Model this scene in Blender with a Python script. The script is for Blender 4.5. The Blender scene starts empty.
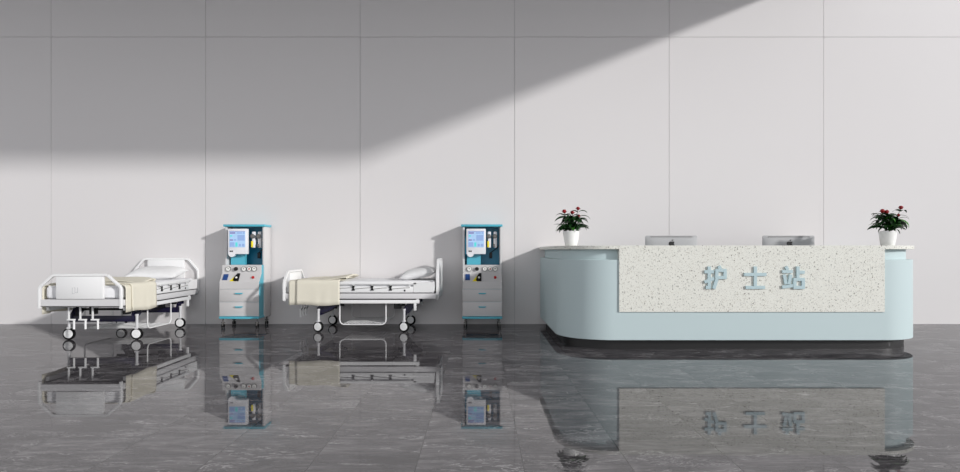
import bpy, bmesh, math, random
from mathutils import Vector, Matrix, noise
random.seed(7)
C = bpy.context.scene.collection
PI = math.pi
F, HZ, CX, H = 620.0, 251.0, 480.0, 1.06      # focal length (px), horizon row, centre column, eye height

def px(x, y, d):
    return Vector(((x-CX)*d/F, d, H-(y-HZ)*d/F))

# ---------------------------------------------------------------- materials
def srgb(r, g, b):
    f = lambda c: (c/255)/12.92 if c/255 <= .04045 else ((c/255+.055)/1.055)**2.4
    return (f(r), f(g), f(b), 1)

def mat(name, col, rough=.5, metal=0, spec=.5, emis=None, estr=0, coat=0, var=0, vscale=6):
    m = bpy.data.materials.new(name); m.use_nodes = True
    n = m.node_tree.nodes; l = m.node_tree.links
    b = n['Principled BSDF']
    b.inputs['Base Color'].default_value = col
    b.inputs['Roughness'].default_value = rough
    b.inputs['Metallic'].default_value = metal
    b.inputs['Specular IOR Level'].default_value = spec
    b.inputs['Coat Weight'].default_value = coat
    if emis:
        b.inputs['Emission Color'].default_value = emis
        b.inputs['Emission Strength'].default_value = estr
    tc = n.new('ShaderNodeTexCoord'); nz = n.new('ShaderNodeTexNoise')
    nz.inputs['Scale'].default_value = vscale; nz.inputs['Detail'].default_value = 4
    l.new(tc.outputs['Object'], nz.inputs['Vector'])
    mx = n.new('ShaderNodeMix'); mx.data_type = 'RGBA'
    k = 1-var
    mx.inputs['A'].default_value = (col[0]*k, col[1]*k, col[2]*k, 1)
    mx.inputs['B'].default_value = (min(1, col[0]*(1+var)), min(1, col[1]*(1+var)), min(1, col[2]*(1+var)), 1)
    l.new(nz.outputs['Fac'], mx.inputs['Factor']); l.new(mx.outputs['Result'], b.inputs['Base Color'])
    return m

M = {}
SKY = 1.18
M['wall'] = mat('wall_panel_paint', srgb(222, 219, 219), .6, var=.008, vscale=.7, spec=.2)
M['seam'] = mat('wall_joint', srgb(182, 182, 183), .8)
M['ceil'] = mat('ceiling_paint', srgb(158, 158, 160), .8)
M['white'] = mat('white_enamel', srgb(236, 236, 236), .35, var=.01)
M['steel'] = mat('brushed_white_steel', srgb(206, 206, 208), .4, var=.02)
M['rail'] = mat('grey_white_rail', srgb(214, 213, 214), .4, var=.01)
M['matt'] = mat('white_mattress_cover', srgb(236, 236, 238), .8, var=.01)
M['pill'] = mat('white_pillow_cotton', srgb(232, 232, 232), .85, var=.02, vscale=14)
M['blanket'] = mat('cream_wool', srgb(226, 221, 205), .9, var=.03, vscale=9, spec=.1)
M['navy'] = mat('navy_paint', srgb(17, 12, 48), .4)
M['black'] = mat('black_plastic', srgb(14, 14, 16), .4)
M['tire'] = mat('black_rubber', srgb(12, 12, 13), .7, spec=.2)
M['castergrey'] = mat('dark_grey_plastic', srgb(62, 62, 66), .5)
M['teal'] = mat('teal_enamel', srgb(84, 180, 200), .3, var=.02)
M['tealdark'] = mat('deep_teal_panel', srgb(34, 132, 164), .35, var=.03)
M['cab'] = mat('warm_grey_enamel', srgb(208, 206, 206), .4, var=.01)
M['monitor'] = mat('white_plastic', srgb(238, 238, 242), .35)
M['screen'] = mat('blue_display', srgb(165, 198, 232), .25, emis=srgb(165, 200, 235), estr=.2, var=.12, vscale=30)
M['screen2'] = mat('indigo_display', srgb(142, 170, 218), .25, emis=srgb(142, 170, 218), estr=.2)
M['screen3'] = mat('mint_display', srgb(90, 215, 215), .25, emis=srgb(90, 215, 215), estr=.2)
M['screen4'] = mat('violet_display', srgb(128, 118, 175), .25, emis=srgb(128, 118, 175), estr=.2)
M['yellow'] = mat('yellow_plastic', srgb(245, 226, 30), .4)
M['bluep'] = mat('blue_plastic', srgb(40, 75, 135), .4)
M['red'] = mat('red_plastic', srgb(190, 40, 40), .35)
M['dial'] = mat('dial_white', srgb(240, 240, 236), .3)
M['rim'] = mat('dial_rim', srgb(110, 108, 106), .3, .3)
M['counter'] = mat('pale_blue_lacquer', srgb(192, 208, 210), .5, var=.006, vscale=2, spec=.3)
M['toe'] = mat('black_plinth', srgb(22, 21, 22), .4)
M['letter'] = mat('pale_blue_letter', srgb(184, 206, 211), .4)
M['letteredge'] = mat('letter_edge', srgb(150, 165, 165), .4)
M['pot'] = mat('white_ceramic', srgb(240, 240, 238), .25, coat=.3)
M['soil'] = mat('potting_soil', srgb(60, 42, 34), .95, var=.4, vscale=60)
M['leaf'] = mat('glossy_leaf', srgb(26, 62, 26), .4, var=.4, vscale=22, spec=.35)
M['leaf2'] = mat('young_leaf', srgb(64, 128, 44), .4, var=.3, vscale=22)
M['petal'] = mat('red_petal', srgb(150, 12, 22), .55, var=.25, vscale=30)
M['alu'] = mat('brushed_aluminium', srgb(182, 182, 183), .6, .0, .2)
M['desk'] = mat('pale_desk_laminate', srgb(205, 212, 213), .5)
M['bezel'] = mat('black_glass', srgb(12, 12, 13), .1)
M['groove'] = mat('dark_vent', srgb(110, 108, 105), .6)
M['faint'] = mat('embossed_mark', srgb(205, 205, 207), .45)

def terrazzo():
    m = bpy.data.materials.new('terrazzo'); m.use_nodes = True
    n = m.node_tree.nodes; l = m.node_tree.links; b = n['Principled BSDF']
    b.inputs['Roughness'].default_value = .45; b.inputs['Specular IOR Level'].default_value = .35
    tc = n.new('ShaderNodeTexCoord')
    cur = None
    base = srgb(229, 229, 221)
    for sc, thr, soft, col, seed in ((34, .20, .05, (186, 186, 180), 0), (85, .24, .06, (196, 194, 184), 3), (50, .17, .04, (150, 140, 122), 7),
                                     (105, .20, .05, (130, 128, 122), 11), (26, .14, .03, (104, 98, 90), 5)):
        mp = n.new('ShaderNodeMapping'); mp.inputs['Location'].default_value = (seed, seed*1.7, seed*.6)
        l.new(tc.outputs['Object'], mp.inputs['Vector'])
        v = n.new('ShaderNodeTexVoronoi'); v.inputs['Scale'].default_value = sc
        l.new(mp.outputs['Vector'], v.inputs['Vector'])
        r = n.new('ShaderNodeMapRange'); r.inputs['From Min'].default_value = thr; r.inputs['From Max'].default_value = thr+soft
        r.inputs['To Min'].default_value = 1; r.inputs['To Max'].default_value = 0
        l.new(v.outputs['Distance'], r.inputs['Value'])
        # keep only a share of the cells
        sep = n.new('ShaderNodeSeparateColor'); l.new(v.outputs['Color'], sep.inputs['Color'])
        g = n.new('ShaderNodeMath'); g.operation = 'GREATER_THAN'; g.inputs[1].default_value = .45
        l.new(sep.outputs['Red'], g.inputs[0])
        mu = n.new('ShaderNodeMath'); mu.operation = 'MULTIPLY'
        l.new(r.outputs['Result'], mu.inputs[0]); l.new(g.outputs[0], mu.inputs[1])
        mx = n.new('ShaderNodeMix'); mx.data_type = 'RGBA'
        if cur is None: mx.inputs['A'].default_value = base
        else: l.new(cur, mx.inputs['A'])
        mx.inputs['B'].default_value = srgb(*col)
        l.new(mu.outputs[0], mx.inputs['Factor']); cur = mx.outputs['Result']
    l.new(cur, b.inputs['Base Color'])
    return m
M['terrazzo'] = terrazzo()

TW, TL, TX, TY = .528, .90, .214, 3.07
def marble():
    m = bpy.data.materials.new('grey_marble_tiles'); m.use_nodes = True
    n = m.node_tree.nodes; l = m.node_tree.links; b = n['Principled BSDF']
    def math_(op, a, c=None):
        q = n.new('ShaderNodeMath'); q.operation = op
        for i, v in enumerate((a, c)):
            if v is None: continue
            if isinstance(v, (int, float)): q.inputs[i].default_value = v
            else: l.new(v, q.inputs[i])
        return q.outputs[0]
    tc = n.new('ShaderNodeTexCoord'); sp = n.new('ShaderNodeSeparateXYZ'); l.new(tc.outputs['Object'], sp.inputs[0])
    X, Y = sp.outputs[0], sp.outputs[1]
    u = math_('DIVIDE', math_('SUBTRACT', X, TX), TW); iu = math_('FLOOR', u); fu = math_('FRACT', u)
    v = math_('ADD', math_('DIVIDE', math_('SUBTRACT', Y, TY), TL), math_('MULTIPLY', math_('FLOORED_MODULO', iu, 2.0), .5))
    iv = math_('FLOOR', v); fv = math_('FRACT', v)
    du = math_('MULTIPLY', math_('MINIMUM', fu, math_('SUBTRACT', 1.0, fu)), TW)
    dv = math_('MULTIPLY', math_('MINIMUM', fv, math_('SUBTRACT', 1.0, fv)), TL)
    seam = math_('MAXIMUM', math_('LESS_THAN', du, .0026), math_('LESS_THAN', dv, .0018))
    cid = n.new('ShaderNodeCombineXYZ'); l.new(iu, cid.inputs[0]); l.new(iv, cid.inputs[1])
    wn = n.new('ShaderNodeTexWhiteNoise'); l.new(cid.outputs[0], wn.inputs['Vector'])
    off = n.new('ShaderNodeVectorMath'); off.operation = 'SCALE'; off.inputs['Scale'].default_value = 20
    l.new(wn.outputs['Color'], off.inputs[0])
    add = n.new('ShaderNodeVectorMath'); add.operation = 'ADD'; l.new(tc.outputs['Object'], add.inputs[0]); l.new(off.outputs[0], add.inputs[1])
    def stretch(sx, sy, rot=0):
        mp = n.new('ShaderNodeMapping'); mp.inputs['Scale'].default_value = (sx, sy, 1); mp.inputs['Rotation'].default_value = (0, 0, rot)
        l.new(add.outputs[0], mp.inputs['Vector']); return mp.outputs[0]
    def nz(vec, sc, det=6, rough=.6, dist=0):
        q = n.new('ShaderNodeTexNoise'); q.inputs['Scale'].default_value = sc; q.inputs['Detail'].default_value = det
        q.inputs['Roughness'].default_value = rough; q.inputs['Distortion'].default_value = dist
        l.new(vec, q.inputs['Vector']); return q.outputs['Fac']
    a = math_('ADD', math_('MULTIPLY', nz(stretch(1.0, 2.6), 2.0, 5, .6, .8), .55), math_('MULTIPLY', nz(stretch(1.0, 7.0), 4.5, 7, .7, .3), .45))
    r = n.new('ShaderNodeValToRGB'); e = r.color_ramp.elements
    e[0].position = .38; e[0].color = srgb(*FLOORC[0]); e[1].position = .62; e[1].color = srgb(*FLOORC[2])
    x = e.new(.5); x.color = srgb(*FLOORC[1])
    l.new(a, r.inputs[0])
    # pale veins: ridges of a distorted noise, present in patches only
    def veins(vec, sc, width, gvec, gs, lo, hi, dist):
        ridge = math_('ABSOLUTE', math_('SUBTRACT', nz(vec, sc, 6, .62, dist), .5))
        vr = n.new('ShaderNodeMapRange'); vr.inputs['From Min'].default_value = 0; vr.inputs['From Max'].default_value = width
        vr.inputs['To Min'].default_value = 1; vr.inputs['To Max'].default_value = 0; l.new(ridge, vr.inputs['Value'])
        gate = n.new('ShaderNodeMapRange'); gate.inputs['From Min'].default_value = lo; gate.inputs['From Max'].default_value = hi
        l.new(nz(gvec, gs, 3), gate.inputs['Value'])
        return math_('MULTIPLY', vr.outputs[0], gate.outputs[0])
    v1 = veins(stretch(1.0, 3.4, .10), 3.2, .022, stretch(1, 2.4), 2.4, .52, .62, 1.2)
    v2 = veins(stretch(1.6, 2.4, -.25), 6.5, .020, stretch(1, 1.7), 1.7, .56, .64, 2.0)
    vf = math_('MULTIPLY', math_('MAXIMUM', v1, v2), .72)
    mx = n.new('ShaderNodeMix'); mx.data_type = 'RGBA'; l.new(vf, mx.inputs['Factor']); l.new(r.outputs[0], mx.inputs['A']); mx.inputs['B'].default_value = srgb(196, 193, 194)
    mx2 = n.new('ShaderNodeMix'); mx2.data_type = 'RGBA'; l.new(math_('MULTIPLY', seam, .85), mx2.inputs['Factor']); l.new(mx.outputs['Result'], mx2.inputs['A']); mx2.inputs['B'].default_value = srgb(34, 33, 34)
    # polished stone: diffuse body under a clear mirror coat that strengthens towards grazing view
    df = n.new('ShaderNodeBsdfDiffuse'); l.new(mx2.outputs['Result'], df.inputs['Color'])
    gl = n.new('ShaderNodeBsdfGlossy'); gl.inputs['Roughness'].default_value = .012
    lw = n.new('ShaderNodeLayerWeight')
    fac = math_('ADD', math_('MULTIPLY', math_('POWER', lw.outputs['Facing'], 5.0), FR[1]), FR[0])
    ms = n.new('ShaderNodeMixShader'); l.new(fac, ms.inputs[0]); l.new(df.outputs[0], ms.inputs[1]); l.new(gl.outputs[0], ms.inputs[2])
    l.new(ms.outputs[0], n['Material Output'].inputs['Surface']); n.remove(b)
    return m
FLOORC = ((60, 58, 61), (88, 85, 88), (124, 121, 123)); FR = (.125, .60)
M['floor'] = marble()

# ---------------------------------------------------------------- mesh helpers
class MB:
    def __init__(s): s.bm = bmesh.new(); s.mi = 0
    def _mark(s, fs):
        for f in fs: f.material_index = s.mi
    def box(s, x0, x1, y0, y1, z0, z1, bev=0, rot=None):
        r = bmesh.ops.create_cube(s.bm, size=1)
        vs = r['verts']
        bmesh.ops.scale(s.bm, vec=(abs(x1-x0), abs(y1-y0), abs(z1-z0)), verts=vs)
        if bev:
            es = list({e for v in vs for e in v.link_edges})
            g = bmesh.ops.bevel(s.bm, geom=es, offset=bev, segments=2, affect='EDGES', profile=.5)
            vs = list({v for v in g['verts']} | {v for f in g['faces'] for v in f.verts} | {v for v in vs if v.is_valid})
        if rot is not None: bmesh.ops.transform(s.bm, matrix=rot, verts=vs)
        bmesh.ops.translate(s.bm, vec=((x0+x1)/2, (y0+y1)/2, (z0+z1)/2), verts=vs)
        s._mark({f for v in vs for f in v.link_faces})
        return s
    def cyl(s, p0, p1, r0, r1=None, n=20, caps=True):
        p0, p1 = Vector(p0), Vector(p1); d = p1-p0
        q = d.to_track_quat('Z', 'Y').to_matrix().to_4x4()
        r = bmesh.ops.create_cone(s.bm, cap_ends=caps, cap_tris=False, segments=n, radius1=r0, radius2=r0 if r1 is None else r1,
                                  depth=d.length, matrix=Matrix.Translation((p0+p1)/2) @ q)
        s._mark({f for v in r['verts'] for f in v.link_faces})
        return s
    def tube(s, pts, r, n=10, closed=False):
        pts = [Vector(p) for p in pts]; rings = []
        N = len(pts); up = None
        for i, p in enumerate(pts):
            a = pts[(i-1) % N] if (i or closed) else p; b = pts[(i+1) % N] if (i < N-1 or closed) else p
            t = (b-a).normalized()
            if up is None:
                up = Vector((0, 0, 1)) if abs(t.z) < .9 else Vector((1, 0, 0))
            sd = t.cross(up).normalized(); up = sd.cross(t).normalized()
            rings.append([s.bm.verts.new(p+(sd*math.cos(2*PI*k/n)+up*math.sin(2*PI*k/n))*r) for k in range(n)])
        fs = []
        for i in range(N if closed else N-1):
            A, B = rings[i], rings[(i+1) % N]
            for k in range(n): fs.append(s.bm.faces.new((A[k], A[(k+1) % n], B[(k+1) % n], B[k])))
        if not closed:
            fs.append(s.bm.faces.new(rings[0][::-1])); fs.append(s.bm.faces.new(rings[-1]))
        s._mark(fs); return s
    def lathe(s, prof, c=(0, 0, 0), n=40):
        c = Vector(c); rings = []
        for r, z in prof:
            rings.append([s.bm.verts.new(c+Vector((r*math.cos(2*PI*k/n), r*math.sin(2*PI*k/n), z))) for k in range(n)] if r > 1e-6 else [s.bm.verts.new(c+Vector((0, 0, z)))])
        fs = []
        for A, B in zip(rings, rings[1:]):
            for k in range(n):
                a = [A[k % len(A)], A[(k+1) % len(A)], B[(k+1) % len(B)], B[k % len(B)]]
                u = []
                for q in a:
                    if q not in u: u.append(q)
                if len(u) > 2: fs.append(s.bm.faces.new(u))
        s._mark(fs); return s
    def prism(s, poly, d, axis='z'):
        """poly: list of 2D points, extruded from d[0] to d[1] along axis"""
        def P(a, t): return {'z': (a[0], a[1], t), 'y': (a[0], t, a[1]), 'x': (t, a[0], a[1])}[axis]
        A = [s.bm.verts.new(P(a, d[0])) for a in poly]; B = [s.bm.verts.new(P(a, d[1])) for a in poly]
        fs = [s.bm.faces.new(A), s.bm.faces.new(B[::-1])]
        n = len(poly)
        for k in range(n): fs.append(s.bm.faces.new((A[k], B[k], B[(k+1) % n], A[(k+1) % n])))
        s._mark(fs); return s
    def ring(s, outer, inner, z0, z1):
        """horizontal band between two open paths of equal length"""
        n = len(outer); fs = []
        V = [[s.bm.verts.new((p[0], p[1], z)) for p in path] for path in (outer, inner) for z in (z0, z1)]
        o0, o1, i0, i1 = V
        for k in range(n-1):
            fs.append(s.bm.faces.new((o0[k], o0[k+1], o1[k+1], o1[k])))
            fs.append(s.bm.faces.new((i0[k+1], i0[k], i1[k], i1[k+1])))
            fs.append(s.bm.faces.new((o1[k], o1[k+1], i1[k+1], i1[k])))
            fs.append(s.bm.faces.new((o0[k+1], o0[k], i0[k], i0[k+1])))
        for k in (0, n-1): fs.append(s.bm.faces.new((o0[k], o1[k], i1[k], i0[k])))
        s._mark(fs); return s
    def grid(s, fn, nu, nv, thick=0):
        vs = [[s.bm.verts.new(fn(i/nu, j/nv)) for j in range(nv+1)] for i in range(nu+1)]
        fs = [s.bm.faces.new((vs[i][j], vs[i+1][j], vs[i+1][j+1], vs[i][j+1])) for i in range(nu) for j in range(nv)]
        s._mark(fs); return s
    def build(s, name, mats, parent=None, smooth=True, bevel=0, angle=35, solid=0, sub=0):
        bmesh.ops.recalc_face_normals(s.bm, faces=s.bm.faces)
        me = bpy.data.meshes.new(name); s.bm.to_mesh(me); s.bm.free()
        if not isinstance(mats, (list, tuple)): mats = [mats]
        for m in mats: me.materials.append(m)
        if smooth:
            me.shade_smooth()
            me.set_sharp_from_angle(angle=math.radians(angle))
        o = bpy.data.objects.new(name, me); C.objects.link(o)
        if parent: o.parent = parent
        if solid:
            k = o.modifiers.new('thickness', 'SOLIDIFY'); k.thickness = solid; k.offset = -1
        if sub:
            k = o.modifiers.new('subdivision', 'SUBSURF'); k.levels = sub; k.render_levels = sub
        if bevel:
            k = o.modifiers.new('bevel', 'BEVEL'); k.width = bevel; k.segments = 2; k.limit_method = 'ANGLE'; k.angle_limit = math.radians(40)
        return o

def tag(o, label, cat, group=None):
    o['label'] = label; o['category'] = cat
    if group: o['group'] = group
    return o
def thing(name, label, cat, loc=(0, 0, 0), rz=0, group=None):
    o = bpy.data.objects.new(name, None); C.objects.link(o)
    o.location = loc; o.rotation_euler = (0, 0, rz); o.empty_display_size = .1
    return tag(o, label, cat, group)
def copy_tree(o, parent=None):
    c = o.copy(); C.objects.link(c); c.parent = parent
    for ch in list(o.children): copy_tree(ch, c)
    return c
def struct(o):
    o['kind'] = 'structure'; return o

# ---------------------------------------------------------------- the setting
WALL_Y = 9.0
ZC, XR, YF = 5.2, 5.32, 4.02
m = MB(); m.box(-16, 18, -12, WALL_Y+.3, -.2, 0); struct(m.build('floor', M['floor'], smooth=False))
m = MB(); gap = .005; PW = 2.243; x0 = .503-PW*5
for k in range(11):
    a, b = x0+k*PW+gap/2, x0+(k+1)*PW-gap/2
    for z0, z1 in ((0, 4.166-gap/2), (4.166+gap/2, 5.6)):
        m.box(a, b, WALL_Y, WALL_Y+.02, z0, z1)
m.mi = 1; m.box(x0, x0+11*PW, WALL_Y+.012, WALL_Y+.2, 0, 5.6)
struct(m.build('wall_back', [M['wall'], M['seam']], smooth=False))
m = MB(); m.box(-12, XR, YF, WALL_Y, ZC, ZC+.3); struct(m.build('ceiling', M['ceil'], smooth=False))

# ---------------------------------------------------------------- hospital beds
# local frame: y from the foot (0) to the head (2.03), x across, +x is the side seen
BW = .467
def arc(cx, cy, r, a0, a1, n):
    return [(cx+r*math.cos(math.radians(a0+(a1-a0)*i/n)), cy+r*math.sin(math.radians(a0+(a1-a0)*i/n))) for i in range(n+1)]
def rail_bar(m, pts, w, t, y0):
    """flat bar of width w (in plane) and thickness t following 2D points (x,z) at depth y0..y0+t"""
    P = [Vector((p[0], p[1])) for p in pts]; n = len(P); L, R = [], []
    for i in range(n):
        a = (P[i]-P[i-1]).normalized() if i else (P[1]-P[0]).normalized()
        b = (P[i+1]-P[i]).normalized() if i < n-1 else a
        t2 = (a+b).normalized(); nn = Vector((-t2.y, t2.x)); k = (w/2)/max(.5, nn.dot(Vector((-a.y, a.x))))
        L.append(P[i]+nn*k); R.append(P[i]-nn*k)
    m.prism([tuple(q) for q in L+R[::-1]], (y0, y0+t), 'y')
def end_board(root, name, y0, t, zb, zs, zt, inset, pz0, pz1, lower, mark=False, labels=''):
    m = MB()
    w = .028
    X = BW-w/2; T = zt-w/2
    pts = []
    k = .03
    pts += [(-X, zb)] if not lower else [(-X+.07, zb+.012), (-X, zb+.085)]
    pts += [(-X, zs), (-X+k*.5, zs+k), (-X+inset-k*.8, T-k), (-X+inset, T-.008), (-X+inset+k, T)]
    pts += [(-q[0], q[1]) for q in reversed(pts)]
    rail_bar(m, pts, w, t, y0)
    frame = m.build(name, M['white'], root, bevel=.005)
    m = MB(); m.box(-X+.012 if not lower else -X+.05, X-.012 if not lower else X-.05, y0+.006, y0+t-.006, zb+.028, zb+.105)
    m.build('lower_rail', M['rail'], frame, bevel=.004)
    m = MB(); m.box(-.262, .262, y0-.004, y0+t+.004, pz0, pz1, .006)
    p = m.build('panel', M['white'], frame)
    if mark:
        m = MB(); y = y0-.0055
        for a, b, c, d in ((-.080, -.073, .578, .650), (-.080, -.050, .578, .584), (-.050, -.043, .590, .650), (-.022, -.015, .590, .650), (-.050, -.015, .590, .596), (-.062, -.050, .644, .650)):
            m.box(a, b, y, y+.004, c, d)
        m.build('embossed_mark', M['faint'], frame)
    return frame
def caster(root, x, y, yaw):
    c = bpy.data.objects.new('caster', None); C.objects.link(c); c.parent = root; c.location = (x, y, 0); c.rotation_euler = (0, 0, yaw)
    c.empty_display_size = .05
    m = MB()   # wheel axis along local y
    prof = [(.046, -.020), (.064, -.020), (.070, -.012), (.070, .012), (.064, .020), (.046, .020)]
    n = 32; rings = [[m.bm.verts.new((r*math.cos(2*PI*k/n), t, .0702+r*math.sin(2*PI*k/n))) for k in range(n)] for r, t in prof]
    for i in range(6):
        A, B = rings[i], rings[(i+1) % 6]
        for k in range(n): m.bm.faces.new((A[k], A[(k+1) % n], B[(k+1) % n], B[k]))
    m.build('tire', M['tire'], c)
    m = MB(); m.cyl((0, -.024, .072), (0, .024, .072), .051, n=32); m.cyl((0, -.028, .072), (0, .028, .072), .012)
    m.build('wheel_cover', M['white'], c, bevel=.003)
    m = MB(); m.box(-.020, .020, -.026, .026, .128, .152, .005); m.cyl((0, 0, .145), (0, 0, .30), .0165)
    m.cyl((0, 0, .285), (0, 0, .305), .022)
    m.build('stem', M['steel'], c)
def make_bed(label, loc, rz, wheel_yaw):
    t = thing('hospital_bed', label, 'bed', loc, rz, None)
    end_board(t, 'footboard', 0, .036, .41, .635, .803, .145, .520, .772, False, True)
    end_board(t, 'headboard', 1.99, .036, .415, .77, .958, .135, .52, .93, True)
    # mattress platform
    m = MB()
    for s in (-1, 1): m.box(s*.425, s*.462, .036, 1.99, .440, .508, .004)
    for y in (.05, .5, 1.0, 1.5, 1.95): m.box(-.425, .425, y, y+.035, .445, .49)
    m.box(-.42, .42, .09, 1.95, .49, .510)
    m.build('frame', M['rail'], t)
    m = MB(); m.box(-.438, .438, .10, 1.72, .4242, .4398); m.build('gap_shade_sheet', M['black'], t, smooth=False)  # black sheet added as painted shade in the open gap below the frame
    for s in (-1, 1):
        m = MB()
        m.box(s*.415, s*.455, .12, 1.775, .378, .424, .004)
        m.box(s*.42, s*.45, 1.735, 1.765, .42, .4395)
        m.box(s*.420, s*.448, 1.70, 1.735, .285, .40, .003)
        m.build('chassis_beam', M['white'], t)
    # dark base under the frame
    for y in (.45, 1.57):
        m = MB(); m.box(-.38, .38, y-.02, y+.02, .215, .285, .003); m.build('cross_beam', M['navy'], t)
    for s in (-1, 1):
        for y in (.45, 1.57):
            m = MB()
            poly = [(y-.03, .245), (y-.03, .31), (y+.03, .385), (y+.22, .385), (y+.22, .335), (y+.12, .27)] if y < 1 else [(y-.02, .24), (y-.02, .30), (y+.05, .385), (y+.17, .385), (y+.17, .34), (y+.12, .33), (y+.06, .24)]
            m.prism(poly, (s*.350, s*.366), 'x')
            for k in (-.0, .10): m.cyl((s*.34, y+k+.03, .31+k*.3), (s*.385, y+k+.03, .31+k*.3), .018, n=12)
            m.build('lift_bracket', M['navy'], t, smooth=False)
    for y in (.60, 1.46):
        m = MB(); m.cyl((-.40, y, .350), (.40, y, .350), .014)
        for s in (-.2, .2): m.box(s-.025, s+.025, y-.05, y+.05, .29, .44)
        m.build('lift_linkage', M['black'], t)
    for x in (-.40, .40):
        for y in (.45, 1.57): caster(t, x, y, wheel_yaw)
    # hand cranks at the foot
    for x in (-.205, -.075, .065):
        m = MB(); m.cyl((x, .125, .428), (x, .34, .428), .011); m.box(x-.022, x+.040, .15, .20, .405, .440, .006)
        m.box(x-.009, x+.009, .128, .146, .275, .436, .003)
        m.box(x-.02, x+.072, .126, .148, .264, .282, .003)
        m.cyl((x+.058, .137, .165), (x+.058, .137, .272), .0115)
        m.build('hand_crank', M['white'], t)
    # luggage rack of wire
    m = MB()
    for s in (-1, 1):
        X = s*.385
        p = [(X, .725, .40)]+[(X, q[0], q[1]) for q in arc(.785, .158, .06, 180, 270, 6)]+[(X, q[0], q[1]) for q in arc(1.27, .158, .06, 270, 360, 6)]+[(X, 1.33, .40)]
        m.tube(p, .0085, 8)
    for i in range(12):
        y = .77+.515*i/11; m.tube([(-.385, y, .098), (.385, y, .098)], .0035, 6)
    for x in (-.25, -.12, 0, .12, .25): m.tube([(x, .76, .104), (x, 1.295, .104)], .0035, 6)
    m.build('luggage_rack', M['white'], t)
    # folding side rails
    for s in (-1, 1):
        m = MB(); a, b = s*.440, s*.462
        m.box(a, b, .16, 1.74, .624, .660, .005); m.box(a, b, .16, 1.698, .520, .598, .004)
        m.prism([(1.70, .522), (1.70, .645), (1.83, .654), (1.965, .654), (1.965, .522)], (a, b), 'x')
        for y in (.20, .45, .70, .92, 1.163, 1.402, 1.65): m.box(s*.446, s*.456, y-.012, y+.012, .595, .63)
        g = m.build('side_rail', M['white'], t)
        for y in (.30, .62, .92, 1.163, 1.402):
            m = MB(); m.prism([(y-.022, .548), (y+.022, .548), (y+.010, .576), (y+.020, .612), (y-.020, .612), (y-.010, .576)], (s*.455, s*.472), 'x')
            m.build('rail_clip', M['black'], g, smooth=False)
        m = MB(); m.box(s*.455, s*.466, 1.575, 1.595, .535, .558); m.build('release_catch', M['black'], g, smooth=False)
        ys = [.30, .62, .92, 1.163, 1.402, 1.66]
        m = MB(); pts = []
        for p, q in zip(ys, ys[1:]): pts += [(s*.464, p+.01, .566), (s*.464, (p+q)/2, .578), (s*.464, q-.01, .584)]
        m.tube(pts, .0035, 6); m.build('rail_rod', M['rim'], g)
    return t
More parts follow.
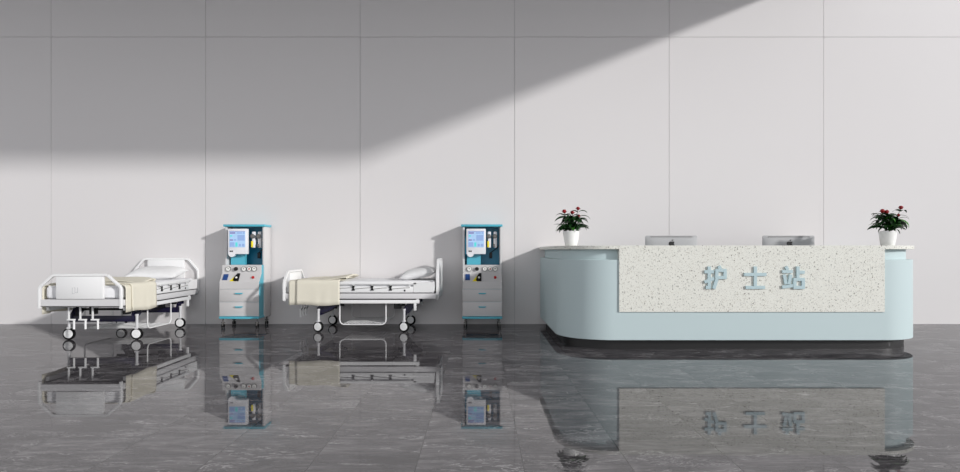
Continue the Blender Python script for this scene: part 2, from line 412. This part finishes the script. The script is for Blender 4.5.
def make_bedding(loc, rz, lab):
    def place(o): o.location = loc; o.rotation_euler = (0, 0, rz); return o
    # mattress
    m = MB(); g = bmesh.ops.create_cube(m.bm, size=1)
    bmesh.ops.scale(m.bm, vec=(.85, 1.90, .160), verts=g['verts']); bmesh.ops.translate(m.bm, vec=(0, 1.01, .5905), verts=g['verts'])
    bmesh.ops.bevel(m.bm, geom=list(m.bm.edges), offset=.045, segments=5, affect='EDGES', profile=.5)
    mt = place(tag(m.build('mattress', M['matt'], angle=60), lab[0], 'mattress'))
    for z in (.535, .648):
        m = MB(); X = .4255
        m.tube([(X, .12, z), (X, 1.90, z), (X-.045, 1.9605, z), (-X+.045, 1.9605, z), (-X, 1.90, z), (-X, .12, z), (-X+.045, .0595, z), (X-.045, .0595, z)], .004, 6, closed=True)
        m.build('piping', M['matt'], mt)
    # pillow: a plump cushion propped against the headboard
    m = MB()
    def pf(sgn):
        def fn(u, v):
            a, b = 2*u-1, 2*v-1
            e = max(0, 1-abs(a)**3.2)**.55*max(0, 1-abs(b)**3.0)**.55
            x = a*.352*(1-.05*(1-abs(b)**2)); y = b*.24*(1-.06*(1-abs(a)**2))
            z = sgn*(.092 if sgn > 0 else .055)*e+.006*noise.noise(Vector((a*2.3, b*2.3, sgn)))*e
            return Vector((x, y, z))
        return fn
    m.grid(pf(1), 30, 24); m.grid(pf(-1), 30, 24)
    bmesh.ops.remove_doubles(m.bm, verts=m.bm.verts, dist=.0008)
    R = Matrix.Translation((0, 1.725, .742)) @ Matrix.Rotation(math.radians(11), 4, 'X')
    bmesh.ops.transform(m.bm, matrix=R, verts=m.bm.verts)
    place(tag(m.build('pillow', M['pill'], angle=80), lab[1], 'pillow'))
    # blanket draped across the foot end
    def drape(y0, y1, off, zl, zr, wav, flare=0):
        xo = .480+off; zt = .684+off; r = .05
        prof = [(-xo, zl), (-xo, (zl+zt)/2), (-xo, zt-r)]+[(-xo+r-r*math.cos(math.radians(a)), zt-r+r*math.sin(math.radians(a))) for a in (22, 45, 68, 90)]
        prof += [(x, zt) for x in (-.3, -.15, 0, .15, .3)]
        right = [(xo, zr), (xo, (zr+zt)/2), (xo, zt-r)]+[(xo-r+r*math.cos(math.radians(a)), zt-r+r*math.sin(math.radians(a))) for a in (22, 45, 68, 90)]
        prof += right[::-1]
        n = len(prof)-1
        def fn(u, v):
            k = u*n; i = min(n-1, int(k)); f = k-i
            x = prof[i][0]*(1-f)+prof[i+1][0]*f; z = prof[i][1]*(1-f)+prof[i+1][1]*f
            y = y0+(y1-y0)*v
            side = max(0, (zt-.03-z)/(zt-zr))
            w = wav*math.sin(y*17+1.1)+wav*.6*math.sin(y*31)
            x += math.copysign(1, x)*(side*(abs(w)+flare*side)) if abs(x) > .4 else 0
            z += (.006*noise.noise(Vector((x*3, y*5, 1.3))))
            if abs(x) > .4: z += .008*math.sin(y*9)*side
            return Vector((x, y, z))
        return fn
    m = MB(); m.grid(drape(.185, .745, .006, .345, .362, .004, .006), 54, 26)
    bl = place(tag(m.build('blanket', M['blanket'], angle=60, solid=.009), lab[2], 'blanket'))
    m = MB(); m.grid(drape(.085, .215, -.006, .335, .356, .002), 54, 8)
    m.build('tucked_edge', M['blanket'], bl, angle=60, solid=.009)
    # flap folded back towards the head
    def flap(u, v):
        x = (2*u-1)*.435
        prof = [(.46, .700), (.55, .706), (.63, .716), (.70, .728), (.76, .738), (.80, .738), (.812, .722), (.79, .708), (.75, .700), (.72, .697), (.70, .696)]
        k = v*(len(prof)-1); i = min(len(prof)-2, int(k)); f = k-i
        y = prof[i][0]*(1-f)+prof[i+1][0]*f; z = prof[i][1]*(1-f)+prof[i+1][1]*f
        e = abs(2*u-1)
        return Vector((x, y+.012*math.sin(x*8)+.05*max(0, x)*2*v, z-.02*e**6+.006*noise.noise(Vector((x*4, y*6, 5)))))
    m = MB(); m.grid(flap, 36, 30)
    m.build('folded_flap', M['blanket'], bl, angle=80, solid=.007)

L1 = (-4.499, 6.965, 0); RZ1 = math.radians(1.1); L2 = (-2.562, 8.505, 0)
make_bed('white hospital bed seen from its foot end, left of both cabinets', L1, RZ1, math.radians(4))
make_bedding(L1, RZ1, ('white mattress on the bed seen foot first, far left', 'white pillow lying by the headboard of the bed seen foot first',
                     'cream blanket over the foot of the leftmost bed, showing its footboard'))
make_bed('white hospital bed seen side on, between the two teal cabinets', L2, -PI/2, math.radians(75))
make_bedding(L2, -PI/2, ('white mattress on the bed seen side on between the cabinets', 'white pillow against the headboard of the side-on bed',
                         'cream blanket hanging over the side of the side-on bed'))

# ---------------------------------------------------------------- teal medical cabinets
def make_cabinet():
    t = thing('medical_cabinet', '', 'cabinet', (0, 0, 0))
    w = .270
    m = MB()
    # lower body with sloping console, profile in (y, z)
    prof = [(.0125, .165), (.0125, .630), (.10, .755), (.105, .862), (.205, .862), (.205, .165)]
    m.prism(prof, (-w+.006, w-.006), 'x')
    m.build('body', M['teal'], t, smooth=False)
    m = MB()   # grey front skin: fixed band, slope, gauge strip
    fp = [(0, .538), (0, .634), (.088, .760), (.093, .868), (.112, .868), (.112, .75), (.012, .625), (.012, .538)]
    m.prism(fp, (-w, w), 'x')
    cons = m.build('console', M['cab'], t, smooth=False, bevel=.003)
    for z0, z1, zh in ((.3615, .5355, .479), (.166, .3585, .294)):
        m = MB(); m.box(-w, w, 0, .012, z0, z1, .002)
        d = m.build('drawer', M['cab'], t)
        m = MB(); m.prism([(-.058, zh+.008), (.058, zh+.008), (.040, zh-.010), (-.040, zh-.010)], (-.022, 0), 'y')
        m.build('handle', M['teal'], d, smooth=False, bevel=.003)
    m = MB(); n = 12
    poly = [(-w-.005, .205)]+[(-w-.005+(2*w+.01)*i/n, -.004-.022*math.sin(PI*i/n)) for i in range(n+1)]+[(w+.005, .205)]
    m.prism(poly, (.130, .163)); m.build('bumper', M['teal'], t, bevel=.004)
    # rear column
    for s in (-1, 1):
        m = MB(); m.box(s*(w-.022), s*(w+.006), .207, .470, .130, 1.400, .004)
        m.build('side_panel', M['cab'], t)
    m = MB(); m.box(-w+.024, w-.024, .445, .465, .135, 1.398); m.box(-w+.024, w-.024, .209, .446, .845, .864)
    m.build('back_panel', M['tealdark'], t, smooth=False)
    m = MB(); m.box(-.297, .285, .185, .475, 1.401, 1.434, .006); m.build('roof', M['teal'], t)
    # monitor
    m = MB(); m.box(-.222, .050, .16, .235, 1.015, 1.372, .010)
    m.cyl((-.165, .157, 1.022), (-.165, .22, 1.022), .046, n=24)
    mon = m.build('monitor', M['monitor'], t)
    m = MB(); m.prism([(-.215, .866), (-.02, .866), (-.02, 1.02), (-.08, 1.08), (-.18, 1.08), (-.215, .99)], (.255, .335), 'y')
    m.build('monitor_mount', M['teal'], t, smooth=False)
    m = MB(); m.box(-.196, .024, .156, .162, 1.112, 1.340)
    def r(a, b, c, d, k, e=.1545): m.mi = k; m.box(a+.01, b+.01, e, .157, c, d)
    r(-.200, -.125, 1.302, 1.322, 3); r(-.100, -.03, 1.302, 1.322, 1); r(-.02, .008, 1.302, 1.322, 1)
    r(-.206, .014, 1.333, 1.340, 3)
    r(-.092, .008, 1.205, 1.285, 1); r(-.200, -.165, 1.262, 1.280, 2); r(-.200, -.155, 1.205, 1.222, 3); r(-.145, -.11, 1.205, 1.225, 1)
    r(-.122, -.092, 1.122, 1.180, 2); r(-.200, -.135, 1.122, 1.182, 1); r(-.075, -.045, 1.124, 1.16, 1); r(-.03, .006, 1.124, 1.16, 1)
    m.build('screen', [M['screen'], M['screen2'], M['screen3'], M['screen4']], mon, smooth=False)
    for a in (-.190, -.166):
        m = MB(); m.box(a, a+.020, .155, .162, 1.048, 1.066); m.build('indicator', M['black'], mon, smooth=False)
    # flowmeters
    for x in (.098, .182):
        m = MB(); m.box(x-.020, x+.026, .262, .31, 1.105, 1.335, .010); m.box(x-.008, x+.014, .305, .446, 1.20, 1.24)
        f = m.build('flowmeter', M['monitor'], t)
        m = MB(); m.cyl((x-.004, .237, 1.268), (x-.004, .264, 1.268), .032, n=20); m.cyl((x-.004, .227, 1.268), (x-.004, .237, 1.268), .018, n=16)
        m.build('knob', M['rim'], f, bevel=.003)
        m = MB(); m.box(x-.027, x-.002, .250, .264, 1.112, 1.20 if x < .1 else 1.16, .003)
        m.build('gauge_tube', M['yellow'] if x < .1 else M['rim'], f)
    m = MB(); m.box(.105, .143, .40, .446, .955, 1.040, .006)
    hs = m.build('handset', M['black'], t)
    m = MB(); m.tube([(.125, .405, 1.035), (.140, .400, 1.052), (.175, .385, 1.075), (.21, .385, 1.10), (.238, .40, 1.14)], .006, 8)
    m.build('cable', M['black'], hs)
    # gauges on the vertical strip
    for i, x in enumerate((-.180, -.073, .036, .110, .180)):
        z = .812
        if i == 1:
            m = MB(); m.cyl((x, .060, z), (x, .094, z), .026, n=20); m.box(x-.006, x+.006, .052, .062, z-.022, z+.022)
            m.build('control_knob', M['black'], cons, bevel=.002); continue
        m = MB(); m.cyl((x, .074, z), (x, .094, z), .034, n=28); g = m.build('gauge', M['rim'], cons)
        m = MB(); m.cyl((x, .0715, z), (x, .0745, z), .0285, n=28)
        m.mi = 1; m.box(x-.003, x+.003, .0695, .0718, z-.004, z+.020, rot=Matrix.Rotation(math.radians(-40+30*i), 4, 'Y'))
        if i == 3: m.mi = 2; m.cyl((x, .069, z), (x, .0718, z), .010, n=12)
        m.build('dial', [M['dial'], M['black'], M['red']], g)
    # items on the slope (plane from (0,.634) to (.088,.760))
    sl = math.atan2(.126, .088); S = Vector((0, .088, .126)).normalized(); Nn = Vector((0, -.126, .088)).normalized()
    base = Vector((0, 0, .634))
    def onslope(name, poly, h, mt, lift=0):
        m = MB(); A = [base+Vector((u, 0, 0))+S*v+Nn*lift for u, v in poly]
        a = [m.bm.verts.new(p) for p in A]; b = [m.bm.verts.new(p+Nn*h) for p in A]
        m.bm.faces.new(a); m.bm.faces.new(b[::-1]); k = len(a)
        for i in range(k): m.bm.faces.new((a[i], b[i], b[(i+1) % k], a[(i+1) % k]))
        return m.build(name, mt, cons, smooth=False)
    onslope('switch_panel', [(-.232, .03), (-.170, .03), (-.170, .122), (-.232, .122)], .012, M['bluep'])
    onslope('warning_plate', [(-.135, .012), (-.015, .012), (-.015, .128), (-.050, .128)], .005, M['yellow'])
    onslope('pressure_display', [(-.085, .025), (-.070, .012), (-.012, .012), (-.012, .135), (-.045, .135), (-.075, .08)], .016, M['black'])
    onslope('emergency_button', [(.178+.018*math.cos(q*PI/8), .07+.018*math.sin(q*PI/8)) for q in range(16)], .018, M['red'])
    m = MB(); c = base+Vector((-.045, 0, 0))+S*.062+Nn*.017; m.cyl(c, c+Nn*.008, .014, n=14); m.build('display_dial', M['dial'], cons)
    for x in (-.235, .235):
        for y in (.04, .42):
            c = bpy.data.objects.new('caster', None); C.objects.link(c); c.parent = t; c.location = (x, y, 0); c.empty_display_size = .03
            m = MB()
            for s in (-.014, .014): m.cyl((s-.004, 0, .0285), (s+.004, 0, .0285), .028, n=20)
            m.build('wheel', M['tire'], c, bevel=.003)
            m = MB(); m.box(-.007, .007, -.022, .022, .028, .082, .002); m.box(-.020, .020, -.022, .024, .066, .082, .003); m.cyl((0, 0, .08), (0, 0, .134), .011)
            m.build('fork', M['rim'], c)
    return t
c1 = make_cabinet(); c1.location = (-3.303, 8.50, 0)
c1['label'] = 'teal and grey wheeled medical cabinet between the two hospital beds'
c2 = copy_tree(c1); c2.location = (.031, 8.50, 0)
c2['label'] = 'teal and grey wheeled medical cabinet between bed headboard and blue counter'

# ---------------------------------------------------------------- nurse station counter
XL, XRc, YFr, YB, RR = .874, 4.905, 6.638, 8.985, .56
def u_path(d, n=16, yb=YB):
    """outer footprint inset by d"""
    r = max(RR-d, .02)
    cx0, cx1, cy = XL+RR, XRc-RR, YFr+RR
    if d > RR-.02:
        r = .03; cx0, cx1, cy = XL+d+r, XRc-d-r, YFr+d+r
    p = [(XL+d, yb)]
    p += [(cx0+r*math.cos(math.radians(180+90*i/n)), cy+r*math.sin(math.radians(180+90*i/n))) for i in range(n+1)]
    p += [(cx1+r*math.cos(math.radians(270+90*i/n)), cy+r*math.sin(math.radians(270+90*i/n))) for i in range(n+1)]
    p += [(XRc-d, yb)]
    return p
t = thing('reception_counter', 'long pale blue nurse station counter with terrazzo front panel and rounded corners', 'counter', (0, 0, 0))
TH = .44
m = MB(); m.ring(u_path(0), u_path(TH), .104, .967); m.build('body', M['counter'], t, bevel=.004, angle=30)
m = MB(); m.ring(u_path(.065), u_path(TH-.02), .967, 1.078); m.build('upper_band', M['counter'], t, angle=30)
m = MB(); m.ring(u_path(-.012), u_path(TH+.02), 1.078, 1.119); m.build('countertop', M['terrazzo'], t, bevel=.004, angle=30)
m = MB(); m.ring(u_path(.085), u_path(TH-.03), 0, .104); m.build('plinth', M['toe'], t, angle=30)
fx0, fx1 = (619-CX)*6.630/F, (884.5-CX)*6.630/F
m = MB(); m.box(fx0, fx1, 6.622, 6.70, .408, 1.1195)
panel = m.build('front_panel', M['terrazzo'], t, smooth=False, bevel=.002)
m = MB(); m.box(XL+TH+.002, XRc-TH-.002, YFr+TH+.002, 8.10, .705, .740)
m.box(XL+TH+.01, XL+TH+.03, 7.2, 8.08, .12, .705); m.box(XRc-TH-.03, XRc-TH-.01, 7.2, 8.08, .12, .705)
m.build('worktop', M['desk'], t, bevel=.003)
# the sign: three characters standing off the panel
CH = (
    (716, [[(.0, .76), (.42, .76)], [(.21, 1.0), (.21, .06), (.06, .06)], [(.0, .30), (.42, .46)],
           [(.64, 1.02), (.72, .86)], [(.52, .82), (.98, .82), ], [(.92, .82), (.92, .46)], [(.52, .50), (.98, .50)], [(.55, .86), (.54, .40), (.42, .0)]]),
    (755.7, [[(.0, .64), (1.0, .64)], [(.5, 1.0), (.5, .06)], [(.07, .06), (.93, .06)]]),
    (793.8, [[(.17, 1.0), (.25, .84)], [(.0, .77), (.47, .77)], [(.09, .64), (.17, .20)], [(.39, .64), (.30, .20)], [(.0, .07), (.48, .14)],
             [(.70, 1.0), (.70, .44)], [(.70, .74), (1.0, .74)], [(.56, .42), (.56, .0)], [(.94, .42), (.94, .0)], [(.50, .42), (1.0, .42)], [(.50, .06), (1.0, .06)]]))
for cx, strokes in CH:
    m = MB(); S_, SW = .238, .033
    for si, q in enumerate(strokes):
        P = [Vector(((a-.5)*S_, (b-.5)*S_)) for a, b in q]; n = len(P); Lf, Rt = [], []
        for i in range(n):
            a = (P[i]-P[i-1]).normalized() if i else (P[1]-P[0]).normalized()
            b = (P[i+1]-P[i]).normalized() if i < n-1 else a
            t2 = (a+b).normalized(); nn = Vector((-t2.y, t2.x)); k = (SW/2)/max(.5, nn.dot(Vector((-a.y, a.x))))
            Lf.append(P[i]+nn*k); Rt.append(P[i]-nn*k)
        m.prism([tuple(v) for v in Lf+Rt[::-1]], (-.016-.0004*si, .0001*si), 'y')
    o = m.build('sign_character', M['letter'], t, smooth=False)
    o.location = ((cx-CX)*6.60/F, 6.6215, H-(277.6-HZ)*6.60/F)

# ---------------------------------------------------------------- computers
def make_computer(x, label):
    t = thing('desktop_computer', label, 'computer', (x, 7.80, .740))
    W, z0, z1 = .325, .09, .5145
    m = MB()
    def shape(back):
        def fn(u, v):
            a, b = 2*u-1, 2*v-1
            bulge = .030*max(0, 1-abs(a)**6)*max(0, 1-abs(b)**5)
            xx, zz = a*W, (z0+z1)/2+b*(z1-z0)/2
            # round the corners
            cr = .02
            dx, dz = abs(a)*W-(W-cr), abs(b)*(z1-z0)/2-((z1-z0)/2-cr)
            if dx > 0 and dz > 0:
                q = math.hypot(dx, dz)
                if q > cr: xx = math.copysign(W-cr+dx*cr/q, a); zz = (z0+z1)/2+math.copysign((z1-z0)/2-cr+dz*cr/q, b)
            return Vector((xx, (-.006-bulge) if back else .006, zz))
        return fn
    n = 48; A = {}; 
    f, g = shape(True), shape(False)
    bv = [[m.bm.verts.new(f(i/n, j/n)) for j in range(n+1)] for i in range(n+1)]
    gv = [[m.bm.verts.new(g(i/n, j/n)) for j in range(n+1)] for i in range(n+1)]
    for i in range(n):
        for j in range(n):
            m.bm.faces.new((bv[i][j], bv[i+1][j], bv[i+1][j+1], bv[i][j+1])); m.bm.faces.new((gv[i][j], gv[i][j+1], gv[i+1][j+1], gv[i+1][j]))
    for i in range(n):
        for q in (0, n):
            m.bm.faces.new((bv[i][q], bv[i+1][q], gv[i+1][q], gv[i][q])); m.bm.faces.new((bv[q][i], bv[q][i+1], gv[q][i+1], gv[q][i]))
    body = m.build('display_housing', M['alu'], t, angle=40)
    m = MB(); m.box(-W+.008, W-.008, .0062, .0085, z0+.09, z1-.008); m.build('screen', M['bezel'], body, smooth=False)
    m = MB(); m.box(-.262, .262, -.024, -.006, z1-.019, z1-.013); m.build('vent_slot', M['groove'], body, smooth=False)
    # fruit emblem on the back
    m = MB(); cz = .408; s = .062
    o = [(0, .62), (.28, .72), (.55, .66), (.74, .50), (.60, .34), (.52, .12), (.58, -.12), (.80, -.28), (.66, -.62), (.42, -.90), (.22, -.92), (0, -.84),
         (-.22, -.92), (-.42, -.90), (-.68, -.55), (-.84, -.1), (-.82, .32), (-.62, .60), (-.34, .72)]
    m.prism([(-0+p[0]*s*.75, cz+p[1]*s*.72) for p in o], (-.0385, -.033), 'y')
    lf = [(.02, .80), (.06, 1.02), (.20, 1.22), (.36, 1.30), (.34, 1.08), (.20, .88)]
    m.prism([(p[0]*s*.75, cz+p[1]*s*.72) for p in lf], (-.0385, -.033), 'y')
    m.build('emblem', M['bezel'], body, smooth=False)
    m = MB(); m.prism([(-.04, .001), (.09, .001), (.09, .008), (-.03, .008), (-.048, .20), (-.056, .20)], (-.09, .09), 'x')
    m.build('stand', M['alu'], t, smooth=False, bevel=.002)
    return t
make_computer((672-CX)*7.76/F, 'silver desktop computer behind the counter, nearer the left plant')
make_computer((790-CX)*7.76/F, 'silver desktop computer behind the counter, nearer the right plant')

# ---------------------------------------------------------------- potted plants
def leaf(m, base, az, L, w, rise, droop, roll=0, fold=.25, n=9):
    """arching blade: starts at base, goes out along az"""
    d = Vector((math.cos(az), math.sin(az), 0)); sd = Vector((-d.y, d.x, 0))
    p = Vector(base); a = rise; rows = []
    for i in range(n+1):
        t = i/n
        ww = w*(math.sin(PI*min(1, t*1.02)**.75)**.85 if 0 < t < 1 else 0)+.0012
        dirv = d*math.cos(a)+Vector((0, 0, 1))*math.sin(a); up = -d*math.sin(a)+Vector((0, 0, 1))*math.cos(a)
        s2 = (sd*math.cos(roll)+up*math.sin(roll))
        rows.append([m.bm.verts.new(p+s2*ww+up*fold*ww), m.bm.verts.new(p), m.bm.verts.new(p-s2*ww+up*fold*ww)])
        p = p+dirv*(L/n); a -= droop/n*(.5+t)
    fs = []
    for A, B in zip(rows, rows[1:]):
        for k in range(2): fs.append(m.bm.faces.new((A[k], A[k+1], B[k+1], B[k])))
    m._mark(fs)
def make_plant(px_, seed, label, flowers, wide):
    random.seed(seed)
    t = thing('potted_flower', label, 'plant', ((px_-CX)*7.2/F, 7.2, 1.1195))
    m = MB()
    m.lathe([(0, 0), (.066, 0), (.070, .004), (.080, .05), (.088, .10), (.0945, .165), (.0945, .172), (.0885, .172), (.086, .160), (.082, .13), (0, .13)])
    m.build('pot', M['pot'], t, angle=50)
    m = MB(); m.lathe([(0, .131), (.080, .131), (.0845, .155), (.06, .160), (0, .164)]); m.build('soil', M['soil'], t)
    st = MB(); lm = MB()
    # stems
    tops = []
    for k in range(12):
        az = k*2.4+random.uniform(-.3, .3); r = random.uniform(.02, .07); h = random.uniform(.03, .19)
        b = Vector((.02*math.cos(az), .02*math.sin(az), .160)); e = Vector((r*math.cos(az), r*math.sin(az), .160+h))
        st.tube([b, b.lerp(e, .5)+Vector((0, 0, .012)), e], .0035, 6); tops.append((e, az))
    for k, (e, az) in enumerate(tops):
        for j in range(5):
            a = az+j*1.26+random.uniform(-.45, .45)
            lm.mi = 1 if random.random() < .10 else 0
            L = random.uniform(.13, .20)*(1.0+.12*wide*abs(math.cos(a)))
            leaf(lm, e-Vector((0, 0, random.uniform(0, .04))), a, L, random.uniform(.021, .031), random.uniform(.15, .85), random.uniform(1.3, 2.5), random.uniform(-.5, .5))
    for k in range(12):
        a = k*2*PI/12+random.uniform(-.2, .2); lm.mi = 1 if k % 4 == 1 else 0
        leaf(lm, (.03*math.cos(a), .03*math.sin(a), .180+random.uniform(0, .05)), a, random.uniform(.17, .225), random.uniform(.024, .034), random.uniform(.25, .6), random.uniform(.8, 1.5), random.uniform(-.6, .6))
    fl = []
    for fx, fz, s in flowers:
        e = Vector((fx, -.05, fz-.015)); st.tube([(fx*.3, 0, .17), (fx*.7, -.03, .17+(fz-.17)*.6), e], .003, 6)
        for q in range(2):
            leaf(lm, e-Vector((0, 0, .03)), q*PI+random.uniform(-.6, .6), .12, .018, .5, 1.8, random.uniform(-.4, .4))
        f = MB()
        for ring_, cnt, rise in ((0, 5, 1.4), (1, 7, 1.05), (2, 9, .6)):
            for q in range(cnt):
                a = q*2*PI/cnt+ring_*.5+random.uniform(-.2, .2)
                leaf(f, e, a, s*random.uniform(.95, 1.2), s*.42, rise+random.uniform(-.15, .15), random.uniform(.2, .9), random.uniform(-.4, .4), fold=.5, n=6)
        f.lathe([(0, -.006), (s*.45, .0), (s*.68, s*.35), (s*.66, s*.75), (s*.45, s*1.1), (0, s*1.2)], e, 12)
        f.mi = 1; f.lathe([(0, .004), (.005, .006), (.006, .012), (0, .016)], e, 10)
        fl.append(f)
    st.build('stem', M['leaf'], t)
    lm.build('foliage', [M['leaf'], M['leaf2']], t, angle=80)
    for f in fl: f.build('flower', [M['petal'], M['yellow']], t, angle=80)
make_plant(571.3, 4, 'potted red flowering plant on the left end of the counter', [(-.088, .395, .034), (.070, .430, .030), (.005, .385, .030), (.075, .345, .028)], 0)
make_plant(887.8, 21, 'potted red flowering plant on the right end of the counter', [(-.095, .400, .034), (-.045, .392, .032), (.118, .440, .032), (.090, .355, .026)], 1)

# ---------------------------------------------------------------- light
sd = Vector((-1, .70, -.402)).normalized()
L = bpy.data.lights.new('sun', 'SUN'); L.energy = 2.62; L.angle = math.radians(2.5); L.color = (1, .985, .97)
so = bpy.data.objects.new('sun', L); C.objects.link(so); so.rotation_euler = sd.to_track_quat('-Z', 'Y').to_euler(); so.location = (8, 0, 6)
wd = bpy.data.worlds.new('sky'); bpy.context.scene.world = wd; wd.use_nodes = True
wn_, wl = wd.node_tree.nodes, wd.node_tree.links
bg = wn_['Background']; tcw = wn_.new('ShaderNodeTexCoord'); sx = wn_.new('ShaderNodeSeparateXYZ'); rp = wn_.new('ShaderNodeValToRGB')
wl.new(tcw.outputs['Generated'], sx.inputs[0]); wl.new(sx.outputs[2], rp.inputs[0]); wl.new(rp.outputs[0], bg.inputs[0])
e = rp.color_ramp.elements; e[0].position = 0; e[0].color = (1, 1.01, 1.04, 1); e[1].position = .62; e[1].color = (.24, .245, .255, 1)
x = e.new(.30); x.color = (.80, .81, .84, 1)
bg.inputs[1].default_value = SKY

# ---------------------------------------------------------------- camera
cam = bpy.data.cameras.new('camera'); cam.sensor_width = 36; cam.lens = F/960*36; cam.shift_y = (HZ-236)/960
co = bpy.data.objects.new('camera', cam); C.objects.link(co); co.location = (0, 0, H); co.rotation_euler = (PI/2, 0, 0)
sc = bpy.context.scene; sc.camera = co
sc.view_settings.view_transform = 'Standard'; sc.view_settings.look = 'None'; sc.view_settings.gamma = 1; sc.view_settings.exposure = 0
sc.view_settings.use_curve_mapping = False
